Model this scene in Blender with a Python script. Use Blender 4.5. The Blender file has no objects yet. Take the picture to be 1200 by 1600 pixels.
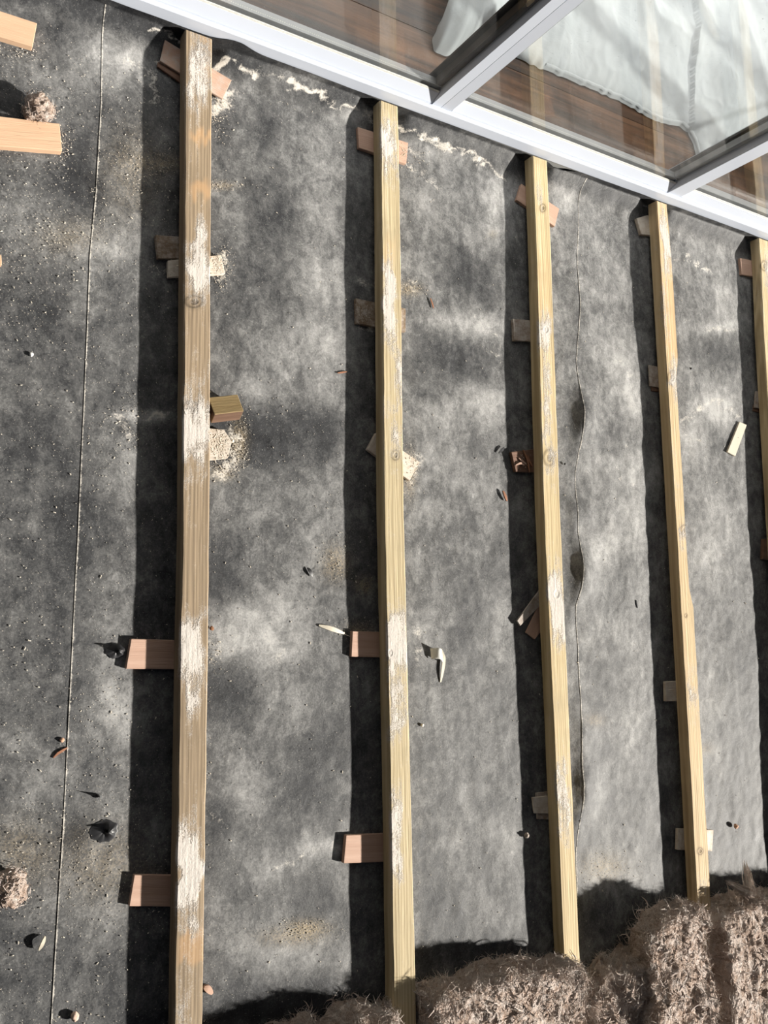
import bpy, bmesh, math, random
import numpy as np
from mathutils import Vector, Matrix

# ---------------------------------------------------------------- camera
RC = np.array([[0.8442, -0.0157, 0.5358], [0.0538, -0.9920, -0.1138], [0.5333, 0.1249, -0.8367]])
_u, _s, _vt = np.linalg.svd(RC); RC = _u @ _vt
CAM = np.array([-0.4782, -0.1991, 1.3637]); FPX = 1350.2
scene = bpy.context.scene
col = scene.collection
cd = bpy.data.cameras.new('camera'); cam = bpy.data.objects.new('camera', cd); col.objects.link(cam)
M = Matrix(((RC[0][0], -RC[1][0], -RC[2][0], CAM[0]), (RC[0][1], -RC[1][1], -RC[2][1], CAM[1]),
            (RC[0][2], -RC[1][2], -RC[2][2], CAM[2]), (0, 0, 0, 1)))
cam.matrix_world = M
cd.sensor_fit = 'VERTICAL'; cd.sensor_height = 36; cd.lens = FPX / 1600 * 36; cd.clip_start = .02
scene.camera = cam

# ---------------------------------------------------------------- world, sun, added fill light, exposure
scene.view_settings.view_transform = 'Standard'; scene.view_settings.look = 'None'
scene.view_settings.exposure = 0.0; scene.view_settings.gamma = 1; scene.view_settings.use_curve_mapping = False
w = bpy.data.worlds.new('world'); scene.world = w; w.use_nodes = True
w.node_tree.nodes['Background'].inputs[0].default_value = (0.72, 0.88, 1.22, 1)
w.node_tree.nodes['Background'].inputs[1].default_value = 0.034
sd = bpy.data.lights.new('sun', 'SUN'); sun = bpy.data.objects.new('sun', sd); col.objects.link(sun)
sd.energy = 11.4; sd.angle = math.radians(1.6); sd.color = (1.0, .95, .87)
SD = Vector((-1, .36, -math.tan(math.radians(28)) * 1.02)).normalized()
sun.rotation_euler = SD.to_track_quat('-Z', 'Y').to_euler(); sun.location = (3, -1, 2)
ld = bpy.data.lights.new('added_fill_light', 'AREA'); fill_light = bpy.data.objects.new('added_fill_light', ld); col.objects.link(fill_light)  # area light added to brighten the room behind the doors, no known fixture
ld.shape = 'RECTANGLE'; ld.size = 2.6; ld.size_y = 1.4; ld.energy = 200; ld.spread = math.radians(100); ld.color = (1, .98, .95)
fill_light.location = (1.0, 3.25, 2.36)

# ---------------------------------------------------------------- helpers
rng = np.random.default_rng(7); random.seed(7)

def U(x, y, z):                                   # pixel of the photo -> point on the level z
    d = RC.T @ np.array([(x - 600) / FPX, (y - 800) / FPX, 1.0]); return CAM + d * ((z - CAM[2]) / d[2])

def PR(P):                                        # points -> photo pixels
    q = (np.asarray(P, float) - CAM) @ RC.T
    return 600 + FPX * q[..., 0] / q[..., 2], 800 + FPX * q[..., 1] / q[..., 2]

def _h(i, j, k, s):
    n = (i * 374761393 + j * 668265263 + k * 2147483647 + s * 974634777) & 0xFFFFFFFF
    n = ((n ^ (n >> 13)) * 1274126177) & 0xFFFFFFFF
    n = n ^ (n >> 16)
    return (n & 0xFFFF) / 65535.0

def vn(x, y, z=0.0, s=0):                         # value noise, 0..1
    x, y, z = np.broadcast_arrays(np.asarray(x, float), np.asarray(y, float), np.asarray(z, float))
    i, j, k = np.floor(x).astype(np.int64), np.floor(y).astype(np.int64), np.floor(z).astype(np.int64)
    fx, fy, fz = x - i, y - j, z - k
    fx, fy, fz = [t * t * t * (t * (t * 6 - 15) + 10) for t in (fx, fy, fz)]
    r = 0
    for a in (0, 1):
        for b in (0, 1):
            for c in (0, 1):
                r = r + _h(i + a, j + b, k + c, s) * (fx if a else 1 - fx) * (fy if b else 1 - fy) * (fz if c else 1 - fz)
    return r

def fbm(x, y, z=0.0, o=4, s=0, g=.5):
    r = 0; a = 1; t = 0; f = 1.0
    for q in range(o):
        r = r + a * vn(x * f + 17.3 * q, y * f - 9.1 * q, np.asarray(z) * f + 3.7 * q, s + q); t += a; a *= g; f *= 2.03
    return r / t

def tag(o, label=None, cat=None, group=None, kind=None):
    if label: o['label'] = label
    if cat: o['category'] = cat
    if group: o['group'] = group
    if kind: o['kind'] = kind
    return o

def link(name, me, mat=None, parent=None, loc=None, rotz=None):
    o = bpy.data.objects.new(name, me); col.objects.link(o)
    if mat is not None:
        for m in (mat if isinstance(mat, (list, tuple)) else [mat]): me.materials.append(m)
    if parent is not None: o.parent = parent
    if loc is not None: o.location = loc
    if rotz is not None: o.rotation_euler.z = rotz
    return o

def mesh(name, v, f, smooth=False):
    me = bpy.data.meshes.new(name); me.from_pydata([tuple(map(float, p)) for p in v], [], [tuple(map(int, q)) for q in f]); me.update()
    if smooth: me.polygons.foreach_set('use_smooth', [True] * len(me.polygons))
    return me

def npmesh(name, v, quads, smooth=True):
    v = np.asarray(v, np.float32); q = np.asarray(quads, np.int32); me = bpy.data.meshes.new(name); k = q.shape[1]
    me.vertices.add(len(v)); me.vertices.foreach_set('co', v.ravel())
    me.loops.add(q.size); me.loops.foreach_set('vertex_index', q.ravel())
    me.polygons.add(len(q)); me.polygons.foreach_set('loop_start', np.arange(0, q.size, k, dtype=np.int32))
    me.polygons.foreach_set('loop_total', np.full(len(q), k, np.int32))
    me.polygons.foreach_set('use_smooth', np.full(len(q), smooth)); me.update(calc_edges=True); me.validate()
    return me

def gridq(nr, nc):
    i = np.arange(nr * nc).reshape(nr, nc)
    return np.stack([i[:-1, :-1], i[:-1, 1:], i[1:, 1:], i[1:, :-1]], -1).reshape(-1, 4)

def attr(me, name, a):
    me.attributes.new(name, 'FLOAT', 'POINT').data.foreach_set('value', np.asarray(a, np.float32).ravel())

def box(name, x0, x1, y0, y1, z0, z1, mat, parent=None, bev=.0, kind=None):
    c = Vector(((x0 + x1) / 2, (y0 + y1) / 2, (z0 + z1) / 2)); bm = bmesh.new()
    bmesh.ops.create_cube(bm, size=1); bmesh.ops.scale(bm, vec=(x1 - x0, y1 - y0, z1 - z0), verts=bm.verts)
    if bev: bmesh.ops.bevel(bm, geom=bm.edges[:], offset=bev, segments=2, affect='EDGES', profile=.6)
    me = bpy.data.meshes.new(name); bm.to_mesh(me); bm.free()
    o = link(name, me, mat, parent, c)
    if kind: o['kind'] = kind
    return o

def prism_x(name, prof, x0, x1, mat, parent=None, smooth=False, kind=None):      # profile in (y, z) drawn along x
    bm = bmesh.new(); n = len(prof); cy = sum(p[0] for p in prof) / n; cz = sum(p[1] for p in prof) / n; cx = (x0 + x1) / 2
    a = [bm.verts.new((x0 - cx, p[0] - cy, p[1] - cz)) for p in prof]; b = [bm.verts.new((x1 - cx, p[0] - cy, p[1] - cz)) for p in prof]
    bm.faces.new(a); bm.faces.new(b[::-1])
    for i in range(n): bm.faces.new((a[i], b[i], b[(i + 1) % n], a[(i + 1) % n]))
    bmesh.ops.recalc_face_normals(bm, faces=bm.faces)
    me = bpy.data.meshes.new(name); bm.to_mesh(me); bm.free(); o = link(name, me, mat, parent, (cx, cy, cz))
    if kind: o['kind'] = kind
    return o

def prism_z(name, prof, z0, z1, mat, parent=None):                               # plan outline (x, y) drawn up
    bm = bmesh.new(); n = len(prof); cx = sum(p[0] for p in prof) / n; cy = sum(p[1] for p in prof) / n; cz = (z0 + z1) / 2
    a = [bm.verts.new((p[0] - cx, p[1] - cy, z0 - cz)) for p in prof]; b = [bm.verts.new((p[0] - cx, p[1] - cy, z1 - cz)) for p in prof]
    bm.faces.new(a); bm.faces.new(b[::-1])
    for i in range(n): bm.faces.new((a[i], b[i], b[(i + 1) % n], a[(i + 1) % n]))
    bmesh.ops.recalc_face_normals(bm, faces=bm.faces)
    me = bpy.data.meshes.new(name); bm.to_mesh(me); bm.free(); return link(name, me, mat, parent, (cx, cy, cz))

# ---------------------------------------------------------------- materials
class N:
    def __init__(s, name):
        s.m = bpy.data.materials.new(name); s.m.use_nodes = True; s.t = s.m.node_tree
        s.b = s.t.nodes['Principled BSDF']; s.out = s.t.nodes['Material Output']
    def n(s, ty, **k):
        x = s.t.nodes.new(ty)
        for a, b in k.items(): setattr(x, a, b)
        return x
    def put(s, sock, v):
        if hasattr(v, 'is_output'): s.t.links.new(v, sock)
        elif isinstance(v, (tuple, list)) and len(v) == 3 and sock.type == 'RGBA': sock.default_value = (*v, 1)
        else: sock.default_value = v
    def math(s, op, a, b=0.0, c=0.0, clamp=False):
        x = s.n('ShaderNodeMath', operation=op, use_clamp=clamp)
        for i, v in enumerate((a, b, c)): s.put(x.inputs[i], v)
        return x.outputs[0]
    def obj(s, scale=(1, 1, 1), kind='Object'):
        t = s.n('ShaderNodeTexCoord'); mp = s.n('ShaderNodeMapping'); s.t.links.new(t.outputs[kind], mp.inputs[0]); mp.inputs['Scale'].default_value = scale
        return mp.outputs[0]
    def noise(s, vec, scale, detail=4, rough=.55, dist=0.0):
        x = s.n('ShaderNodeTexNoise'); s.t.links.new(vec, x.inputs['Vector']); x.inputs['Scale'].default_value = scale
        x.inputs['Detail'].default_value = detail; x.inputs['Roughness'].default_value = rough; x.inputs['Distortion'].default_value = dist
        return x.outputs[0]
    def attr(s, name):
        x = s.n('ShaderNodeAttribute', attribute_name=name); return x.outputs['Fac']
    def mix(s, f, a, b, bt='MIX'):
        x = s.n('ShaderNodeMix', data_type='RGBA', blend_type=bt); s.put(x.inputs[0], f); s.put(x.inputs[6], a); s.put(x.inputs[7], b); return x.outputs[2]
    def ramp(s, f, *st):
        x = s.n('ShaderNodeValToRGB'); s.put(x.inputs[0], f); e = x.color_ramp.elements
        while len(e) < len(st): e.new(.5)
        for i, (p, c) in enumerate(st): e[i].position = p; e[i].color = (*c, 1)
        return x.outputs[0]
    def sm(s, f, a, b):
        x = s.n('ShaderNodeMapRange', interpolation_type='SMOOTHSTEP'); s.put(x.inputs[0], f); x.inputs[1].default_value = a; x.inputs[2].default_value = b; return x.outputs[0]
    def bump(s, h, dist, strength=1.0):
        x = s.n('ShaderNodeBump'); x.inputs['Strength'].default_value = strength; x.inputs['Distance'].default_value = dist; s.put(x.inputs['Height'], h)
        s.t.links.new(x.outputs[0], s.b.inputs['Normal'])
    def fin(s, colr, rough=.6, spec=.5):
        s.put(s.b.inputs['Base Color'], colr); s.put(s.b.inputs['Roughness'], rough); s.b.inputs['Specular IOR Level'].default_value = spec; return s.m

def plain(name, c, rough=.5, spec=.5, metal=0.0, var=.08, sc=40):
    a = N(name); v = a.obj(); nz = a.noise(v, sc, 4)
    lo = tuple(x * (1 - var) for x in c); hi = tuple(min(1, x * (1 + var)) for x in c)
    a.b.inputs['Metallic'].default_value = metal
    return a.fin(a.mix(nz, lo, hi), rough, spec)

def wood(name, c_lo, c_hi, along=0, rough=.7, grain=1.0, dusty=0.0, dirt=(.42, .38, .34)):
    a = N(name); s = [90, 90, 90]; s[along] = 5; v = a.obj(tuple(s)); s2 = [14, 14, 14]; s2[along] = 1.6; v2 = a.obj(tuple(s2)); vo = a.obj()
    g = a.noise(v, 1.0, 4, .6, .4); b = a.noise(v2, 1.0, 3, .5, .6); f = a.noise(v, 5.0, 3)
    t = a.math('ADD', a.math('MULTIPLY', g, .7 * grain), a.math('MULTIPLY', b, .5)); t = a.math('SUBTRACT', t, .6 * (.2 + .7 * grain) - .08)
    c = a.mix(a.sm(t, .0, .75), c_lo, c_hi)
    if dusty: c = a.mix(a.math('MULTIPLY', a.sm(a.noise(vo, 70, 5, .7), .5 - dusty * .5, .85 - dusty * .4), .9), c, dirt)
    a.bump(a.math('ADD', g, a.math('MULTIPLY', f, .5)), .0012)
    return a.fin(c, rough, .3)

def joist_mat(name, c_lo, c_mid, c_hi):
    a = N(name); v = a.obj((120, 2.2, 120)); v2 = a.obj((30, .9, 30)); vo = a.obj(); vm = a.obj((1, .5, 1))
    kn = a.attr('knot'); wh = a.attr('plaster'); st = a.attr('stain')
    g = a.noise(v, 1.0, 4, .65, .5); b = a.noise(v2, 1.0, 4, .55, .8); fine = a.noise(vo, 420, 3, .7); md = a.noise(vm, 60, 5, .72); big = a.noise(vo, 9, 4, .6)
    wv = a.n('ShaderNodeTexWave', wave_type='BANDS', bands_direction='X'); a.t.links.new(a.obj((1, .03, 1)), wv.inputs[0])
    wv.inputs['Scale'].default_value = 55; wv.inputs['Distortion'].default_value = 9; wv.inputs['Detail'].default_value = 3; wv.inputs['Detail Scale'].default_value = .8
    t = a.math('ADD', a.math('MULTIPLY', g, .45), a.math('MULTIPLY', wv.outputs[1], .22)); t = a.math('ADD', t, a.math('MULTIPLY', b, .45)); t = a.math('SUBTRACT', t, .28)
    c = a.ramp(t, (.05, c_lo), (.38, c_mid), (.72, c_hi))
    c = a.mix(a.math('MULTIPLY', a.sm(big, .5, .75), .45), c, tuple(x * .62 for x in c_mid))
    c = a.mix(a.math('MULTIPLY', st, .55), c, (.52, .31, .15))
    rings = a.math('MULTIPLY_ADD', a.math('SINE', a.math('MULTIPLY', kn, 15.0)), .5, .5)
    c = a.mix(a.math('MULTIPLY', a.sm(kn, .12, .45), a.math('MULTIPLY_ADD', rings, .55, .28)), c, tuple(x * .5 for x in c_lo))
    m = a.math('ADD', wh, a.math('MULTIPLY', a.math('SUBTRACT', md, .5), 1.5)); m = a.math('ADD', m, a.math('MULTIPLY', a.math('SUBTRACT', fine, .5), 1.0)); m = a.math('ADD', m, a.math('MULTIPLY', a.math('SUBTRACT', g, .5), 1.0))
    c = a.mix(a.math('MULTIPLY', a.sm(m, .12, .9), .92), c, a.mix(fine, (.42, .385, .35), (.66, .62, .575)))
    pl = a.sm(m, .40, .75)
    hgt = a.math('ADD', a.math('MULTIPLY', g, .6), a.math('MULTIPLY', pl, a.math('MULTIPLY_ADD', md, 1.6, .2))); hgt = a.math('SUBTRACT', hgt, a.math('MULTIPLY', a.sm(kn, .5, .95), rings))
    a.bump(hgt, .0011)
    return a.fin(c, .75, .25)

def membrane_mat():
    a = N('black polythene under dust'); v = a.obj(); D = a.attr('dust'); P = a.attr('powder'); T = a.attr('tan')  # dust and powder also carry painted sheen and lap edge highlight
    n1 = a.noise(v, 11, 6, .62, .5); n2 = a.noise(v, 48, 5, .62, .7); n3 = a.noise(v, 330, 3, .6); vs = a.obj((1, .45, 1)); n4 = a.noise(vs, 26, 5, .6, 1.2)
    f = a.math('ADD', D, a.math('MULTIPLY', a.math('SUBTRACT', n1, .5), 1.0))
    f = a.math('ADD', f, a.math('MULTIPLY', a.math('SUBTRACT', n2, .5), .75)); f = a.math('ADD', f, a.math('MULTIPLY', a.math('SUBTRACT', n4, .5), .7))
    f = a.math('ADD', f, a.math('MULTIPLY', a.math('SUBTRACT', n3, .5), .55))
    n5 = a.noise(a.obj((1, .6, 1)), 130, 4, .7, 1.0); f = a.math('ADD', f, a.math('MULTIPLY', a.math('SUBTRACT', n5, .5), .55)); sp = a.sm(a.noise(v, 700, 1, .5), .70, .78)
    f = a.math('MULTIPLY_ADD', f, .74, .06)
    c = a.ramp(f, (.0, (.014, .0145, .0165)), (.26, (.034, .035, .0375)), (.48, (.092, .092, .092)), (.70, (.20, .199, .196)), (1.0, (.40, .395, .385)))
    c = a.mix(a.math('MULTIPLY', sp, .55), c, (.52, .50, .46)); c = a.mix(a.math('MULTIPLY', T, a.sm(n3, .3, .7)), c, (.36, .28, .17))
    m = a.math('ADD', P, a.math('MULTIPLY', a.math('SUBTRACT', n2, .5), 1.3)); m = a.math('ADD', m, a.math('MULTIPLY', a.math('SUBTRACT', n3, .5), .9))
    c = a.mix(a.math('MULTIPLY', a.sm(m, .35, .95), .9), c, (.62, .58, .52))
    a.bump(a.math('ADD', a.math('MULTIPLY', n2, 1.0), a.math('MULTIPLY', n3, .25)), .0011, .8)
    return a.fin(c, a.math('MULTIPLY_ADD', f, .3, .52, clamp=True), .25)

def wool_mat(nm='brown mineral wool', stops=((.33, (.14, .08, .05)), (.46, (.60, .45, .36)), (.58, (.88, .77, .70)))):
    a = N(nm); v = a.obj(); n1 = a.noise(v, 26, 6, .7, 1.5); n2 = a.noise(v, 170, 5, .7, 2.5); n3 = a.noise(a.obj((1, .3, 1)), 240, 3, .7, 3)
    t = a.math('ADD', a.math('MULTIPLY', n1, .55), a.math('MULTIPLY', n2, .45))
    c = a.ramp(t, *stops)
    a.bump(a.math('ADD', a.math('MULTIPLY', n2, 1.0), n3), .006)
    return a.fin(c, .95, .05)

def glass_mat(name):
    a = N(name); t = a.t; t.nodes.remove(a.b)
    tr = a.n('ShaderNodeBsdfTransparent'); tr.inputs[0].default_value = (.94, .945, .945, 1)
    gl = a.n('ShaderNodeBsdfGlossy'); gl.inputs['Roughness'].default_value = 0.0; gl.inputs[0].default_value = (1, 1, 1, 1)
    fr = a.n('ShaderNodeFresnel'); ge = a.n('ShaderNodeNewGeometry'); a.put(fr.inputs[0], a.math('MULTIPLY_ADD', ge.outputs['Backfacing'], 1 / 1.4 - 1.4, 1.4))
    # dirt specks on the pane
    sp = a.sm(a.noise(a.obj(), 210, 2, .5), .76, .80)
    df = a.n('ShaderNodeBsdfDiffuse'); df.inputs[0].default_value = (.6, .6, .58, 1)
    mx = a.n('ShaderNodeMixShader'); t.links.new(fr.outputs[0], mx.inputs[0]); t.links.new(tr.outputs[0], mx.inputs[1]); t.links.new(gl.outputs[0], mx.inputs[2])
    m2 = a.n('ShaderNodeMixShader'); a.put(m2.inputs[0], a.math('MULTIPLY', sp, .5)); t.links.new(mx.outputs[0], m2.inputs[1]); t.links.new(df.outputs[0], m2.inputs[2])
    t.links.new(m2.outputs[0], a.out.inputs[0]); return a.m

def laminate_mat():
    a = N('dark walnut laminate'); v = a.obj((1.1, 26, 26)); v2 = a.obj((.5, 7, 7)); r = a.n('ShaderNodeObjectInfo').outputs['Random']
    t = a.n('ShaderNodeTexCoord'); 
    g = a.noise(v, 3.0, 5, .6, 1.0); b = a.noise(v2, 3.0, 3, .5, .8)
    f = a.math('ADD', a.math('MULTIPLY', g, .55), a.math('MULTIPLY', b, .6)); f = a.math('ADD', f, a.math('MULTIPLY', a.math('SUBTRACT', r, .5), .06))
    c = a.ramp(f, (.40, (.018, .008, .004)), (.54, (.070, .031, .013)), (.70, (.17, .082, .038)))
    a.bump(g, .0004); return a.fin(c, .38, .5)

def cloth_mat():
    a = N('white cotton dust sheet'); v = a.obj(); n1 = a.noise(v, 9, 5, .6, .8); n2 = a.noise(v, 500, 2, .6)
    a.bump(a.math('ADD', n1, a.math('MULTIPLY', n2, .03)), .004)
    return a.fin(a.mix(n1, (.52, .56, .58), (.66, .69, .705)), .85, .2)

MEM = membrane_mat(); WOOL = wool_mat(); FIBRE = wool_mat('pale wool fibres', ((.30, (.42, .28, .205)), (.44, (.78, .63, .54)), (.58, (.95, .87, .81)))); GLASS = glass_mat('double glazing'); LAM = laminate_mat(); CLOTH = cloth_mat()
UPVC = plain('white plastic frame', (.54, .58, .66), .30, .5, var=.03, sc=12)
ALU = plain('grey spacer bar', (.34, .35, .36), .45, .5, .3); DARKBAR = plain('shaded spacer bar', (.045, .04, .036), .5)  # the dark bar has the mullion's shade painted into its colour
RUB = plain('black rubber', (.012, .012, .014), .5); CLEAR = plain('dirty clear seal', (.55, .55, .52), .4, .5, 0, .3, 300)
CONC = plain('grey concrete', (.25, .25, .24), .9); PAINT = plain('cream wall paint', (.62, .60, .55), .8)
W_PINK = wood('pink planed timber', (.42, .27, .20), (.68, .50, .40)); W_LIGHT = wood('pale planed timber', (.52, .34, .22), (.68, .49, .34), grain=.7)
W_GREY = wood('dusty timber', (.20, .145, .11), (.42, .33, .27), dusty=.45); W_PALE = wood('dusty pale timber', (.42, .33, .25), (.66, .55, .45), dusty=.5, dirt=(.6, .55, .48))
W_BROWN = wood('brown timber', (.13, .07, .045), (.32, .19, .13)); W_DARKPLY = wood('weathered plywood', (.15, .10, .06), (.36, .27, .19), dusty=.25)
W_POWDER = wood('timber under plaster powder', (.34, .27, .20), (.52, .43, .34), dusty=.55, dirt=(.52, .47, .41))
W_YELLOW = wood('yellow sawn timber', (.26, .185, .085), (.46, .37, .21)); W_EDGE = wood('dark sawn edge', (.10, .055, .035), (.27, .17, .12))
W_WHITE = plain('cream painted chip', (.56, .51, .41), .6); BLACK = plain('torn black polythene', (.018, .018, .02), .45)
BARK = plain('reddish brown splinter', (.28, .13, .075), .8, .3, 0, .3); SAW = plain('pale sawdust', (.66, .60, .51), .9, .2, 0, .35, 30)

H_TOP, H_BOT = .034, .008
# joists: left and right edge of the top face
TL = {0: [(290, 44), (287.5, 400), (285, 800), (278, 1200), (271.7, 1600)], 1: [(594, 160), (596.7, 400), (600, 800), (609, 1200), (614, 1520)],
      2: [(832, 248), (838, 400), (849.5, 800), (867.7, 1200), (880, 1480)], 3: [(1026, 320), (1031, 400), (1055, 800), (1078, 1200), (1088.7, 1400)], 4: [(1186, 380), (1189, 420), (1193, 520)]}
TR = {0: [(332, 62), (329, 400), (328, 800), (322.7, 1200), (316.7, 1600)], 1: [(622, 168), (626.7, 400), (631.7, 800), (641.7, 1200), (649, 1500)],
      2: [(855.5, 256), (862, 400), (876, 800), (893.5, 1200), (906, 1480)], 3: [(1043, 328), (1050, 400), (1075, 800), (1099.5, 1200), (1111, 1400)]}
JX = []
for k in range(5):
    L = np.array([U(*p, H_TOP)[:2] for p in TL[k]])
    Rr = np.array([U(*p, H_TOP)[:2] for p in TR[k]]) if k in TR else L + np.array([.0455, 0])
    def ex(a):
        a = a[np.argsort(a[:, 1])]; s0 = (a[1] - a[0]) / (a[1, 1] - a[0, 1]); s0[0] = np.clip(s0[0], -.02, .02)
        a = np.vstack([a[0] + s0 * (-1.5 - a[0, 1]), a, [a[-1, 0], .9]]); return a
    JX.append((ex(L), ex(Rr)))
def jl(k, y): return np.interp(y, JX[k][0][:, 1], JX[k][0][:, 0])
def jr(k, y): return np.interp(y, JX[k][1][:, 1], JX[k][1][:, 0])

# ================================================================ SETTING
Y0 = .82
slab = box('floor', -1.6, 2.9, -2.2, .90, -.12, -.012, CONC, kind='structure')
# the doors between the two rooms: sill, mullions, three glazed panels
door = bpy.data.objects.new('door_1', None); col.objects.link(door); door.location = (0.5, Y0, .028); door['kind'] = 'structure'
door['label'] = 'white plastic framed glazed doors along the end of the joists'
bpy.context.view_layer.update()
def dpar(o, p=door):
    o.parent = p; o.matrix_parent_inverse = Matrix.Translation(p.location).inverted() if p is door else o.matrix_parent_inverse
    return o
X0, X1, ZT = -1.9, 3.4, 2.1
dpar(prism_x('sill', [(Y0, .029), (Y0, .0555), (Y0 + .0015, .0578), (Y0 + .004, .0586), (Y0 + .008, .0575), (Y0 + .010, .0535), (.885, .0535), (.885, .029)], X0, X1, UPVC))
dpar(box('head', X0, X1, Y0, .885, ZT - .06, ZT, UPVC, bev=.003))
MUL = [(.4842, .5325), (1.190, 1.238)]
MUL_ALL = [(X0, X0 + .05)] + [(-.265, -.217)] + MUL + [(1.94, 1.988), (2.69, 2.738), (X1 - .05, X1)]
for i, (a, b) in enumerate(MUL_ALL):
    c = a + .022
    if i in (2,):      # a crease where sash stile meets frame post
        pf = [(a, .8275), (c - .0006, .8275), (c, .8285), (c + .0006, .8275), (b - .002, .8265), (b, .829), (b, .838), (b, .884), (a, .884), (a, .838)]
    else:
        pf = [(a, .829), (a + .002, .8275), (b - .002, .8275), (b, .829), (b, .884), (a, .884)]
    dpar(prism_z('mullion', pf, .0535, ZT - .06, UPVC))
for i in range(len(MUL_ALL) - 1):
    a, b = MUL_ALL[i][1], MUL_ALL[i + 1][0]
    pn = bpy.data.objects.new('door_panel', None); col.objects.link(pn); pn.location = ((a + b) / 2 - .5, .02, .0255); pn.parent = door
    base = Matrix.Translation(((a + b) / 2, Y0 + .02, .0535)).inverted()
    def pp(o):
        o.parent = pn; o.matrix_parent_inverse = base; return o
    e = .0015
    pp(prism_x('bottom_rail', [(.8285, .0540), (.8292, .0600), (.8368, .0830), (.8385, .0843), (.8390, .0540)], a + e, b - e, UPVC))
    pp(prism_x('glazing_seal', [(.8370, .0838), (.8395, .0840), (.8396, .0875), (.8385, .0872)], a + e, b - e, CLEAR))
    pp(box('glass', a + e, b - e, .8400, .8440, .075, ZT - .07, GLASS))
    pp(box('glass', a + e, b - e, .8600, .8640, .075, ZT - .07, GLASS))
    sb = pp(box('spacer_bar', a + e, b - e, .8446, .8594, .076, .0935, ALU))
    pp(box('spacer_bar', b - .0165, b - e, .8446, .8594, .095, ZT - .08, DARKBAR if i == 1 else ALU))  # darker bar at one post stands in for its shade
    pp(box('spacer_bar', a + e, a + .0165, .8446, .8594, .095, ZT - .08, ALU))
    pp(box('gasket', a + e, b - e, .8645, .8700, .060, .0800, RUB, bev=.001))
    pp(box('gasket', b - .024 if i == 1 else b - .0195, b - e, .8645, .8700, .080, ZT - .08, RUB if i == 1 else DARKBAR, bev=.001))
    pp(box('inner_bead', a + e, b - e, .8705, .8800, .0535, .064, UPVC, bev=.001))
    # perforations of the spacer bar
    if i in (1, 2):
        hv = []; hf = []; x = max(a + .01, -.1)
        while x < b - .02:
            for (dx, dy) in ((0, 0),):
                z = .0937; n = len(hv); hv += [(x, .849, z), (x + .0018, .849, z), (x + .0018, .8508, z), (x, .8508, z)]; hf += [(n, n + 1, n + 2, n + 3)]
            x += .0042
        pp(tag(link('perforations', mesh('perforations', hv, hf), CLEAR), kind='stuff'))
# walls and ceiling of the room behind the doors (only its floor is seen through the glass)
box('wall_front', X0, X1, .826, .885, -.012, .0285, CONC, kind='structure')
box('wall_front', X0 - .1, X1 + .1, .83, .885, ZT + .001, 2.5, PAINT, kind='structure')
box('wall_back', X0, X1, 4.2, 4.3, 0, 2.4, PAINT, kind='structure')
box('wall_left', X0 - .1, X0, .83, 4.3, 0, 2.4, PAINT, kind='structure')
box('wall_right', X1, X1 + .1, .83, 4.3, 0, 2.4, PAINT, kind='structure')
box('ceiling', X0 - .1, X1 + .1, .886, 4.3, 2.4, 2.5, PAINT, kind='structure')
fl = box('floor', X0, X1, .886, 4.19, -.03, .008, CONC, kind='structure')
pk = 0; pw = .128
for r in range(26):
    y0 = .888 + r * pw
    if y0 > 4.1: break
    x = X0 - random.random() * 2.2
    while x < X1:
        x1 = x + 2.4; xa, xb = max(x, X0) + .0004, min(x1, X1) - .0004
        if xb - xa > .05 and (y0 < 2.6):
            p = box('plank', xa, xb, y0 + .0004, y0 + pw - .0004, .0082, .0182, LAM, bev=.0008)
            p.parent = fl; p.matrix_parent_inverse = Matrix.Translation(fl.location).inverted()
        x = x1

# ================================================================ MEMBRANE SHEETS
SEAM1 = [(160, 0), (158, 160), (150, 300), (140, 400), (131, 640), (122, 840), (108, 1100), (98, 1300), (80, 1600), (78, 1700)]
SEAM2 = [(918, 262), (910, 275), (904, 300), (902, 400), (905, 480), (900, 560), (906, 640), (905, 690), (899, 740), (900, 800), (904, 870), (904, 920), (899, 945), (903, 1000), (906, 1100), (906, 1250), (900, 1330), (903, 1480), (905, 1700)]
def seamfn(S):
    w_ = np.array([U(*p, 0)[:2] for p in S]); w_ = w_[np.argsort(w_[:, 1])]
    return lambda y: np.interp(y, w_[:, 1], w_[:, 0])
s1, s2 = seamfn(SEAM1), seamfn(SEAM2)

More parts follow.
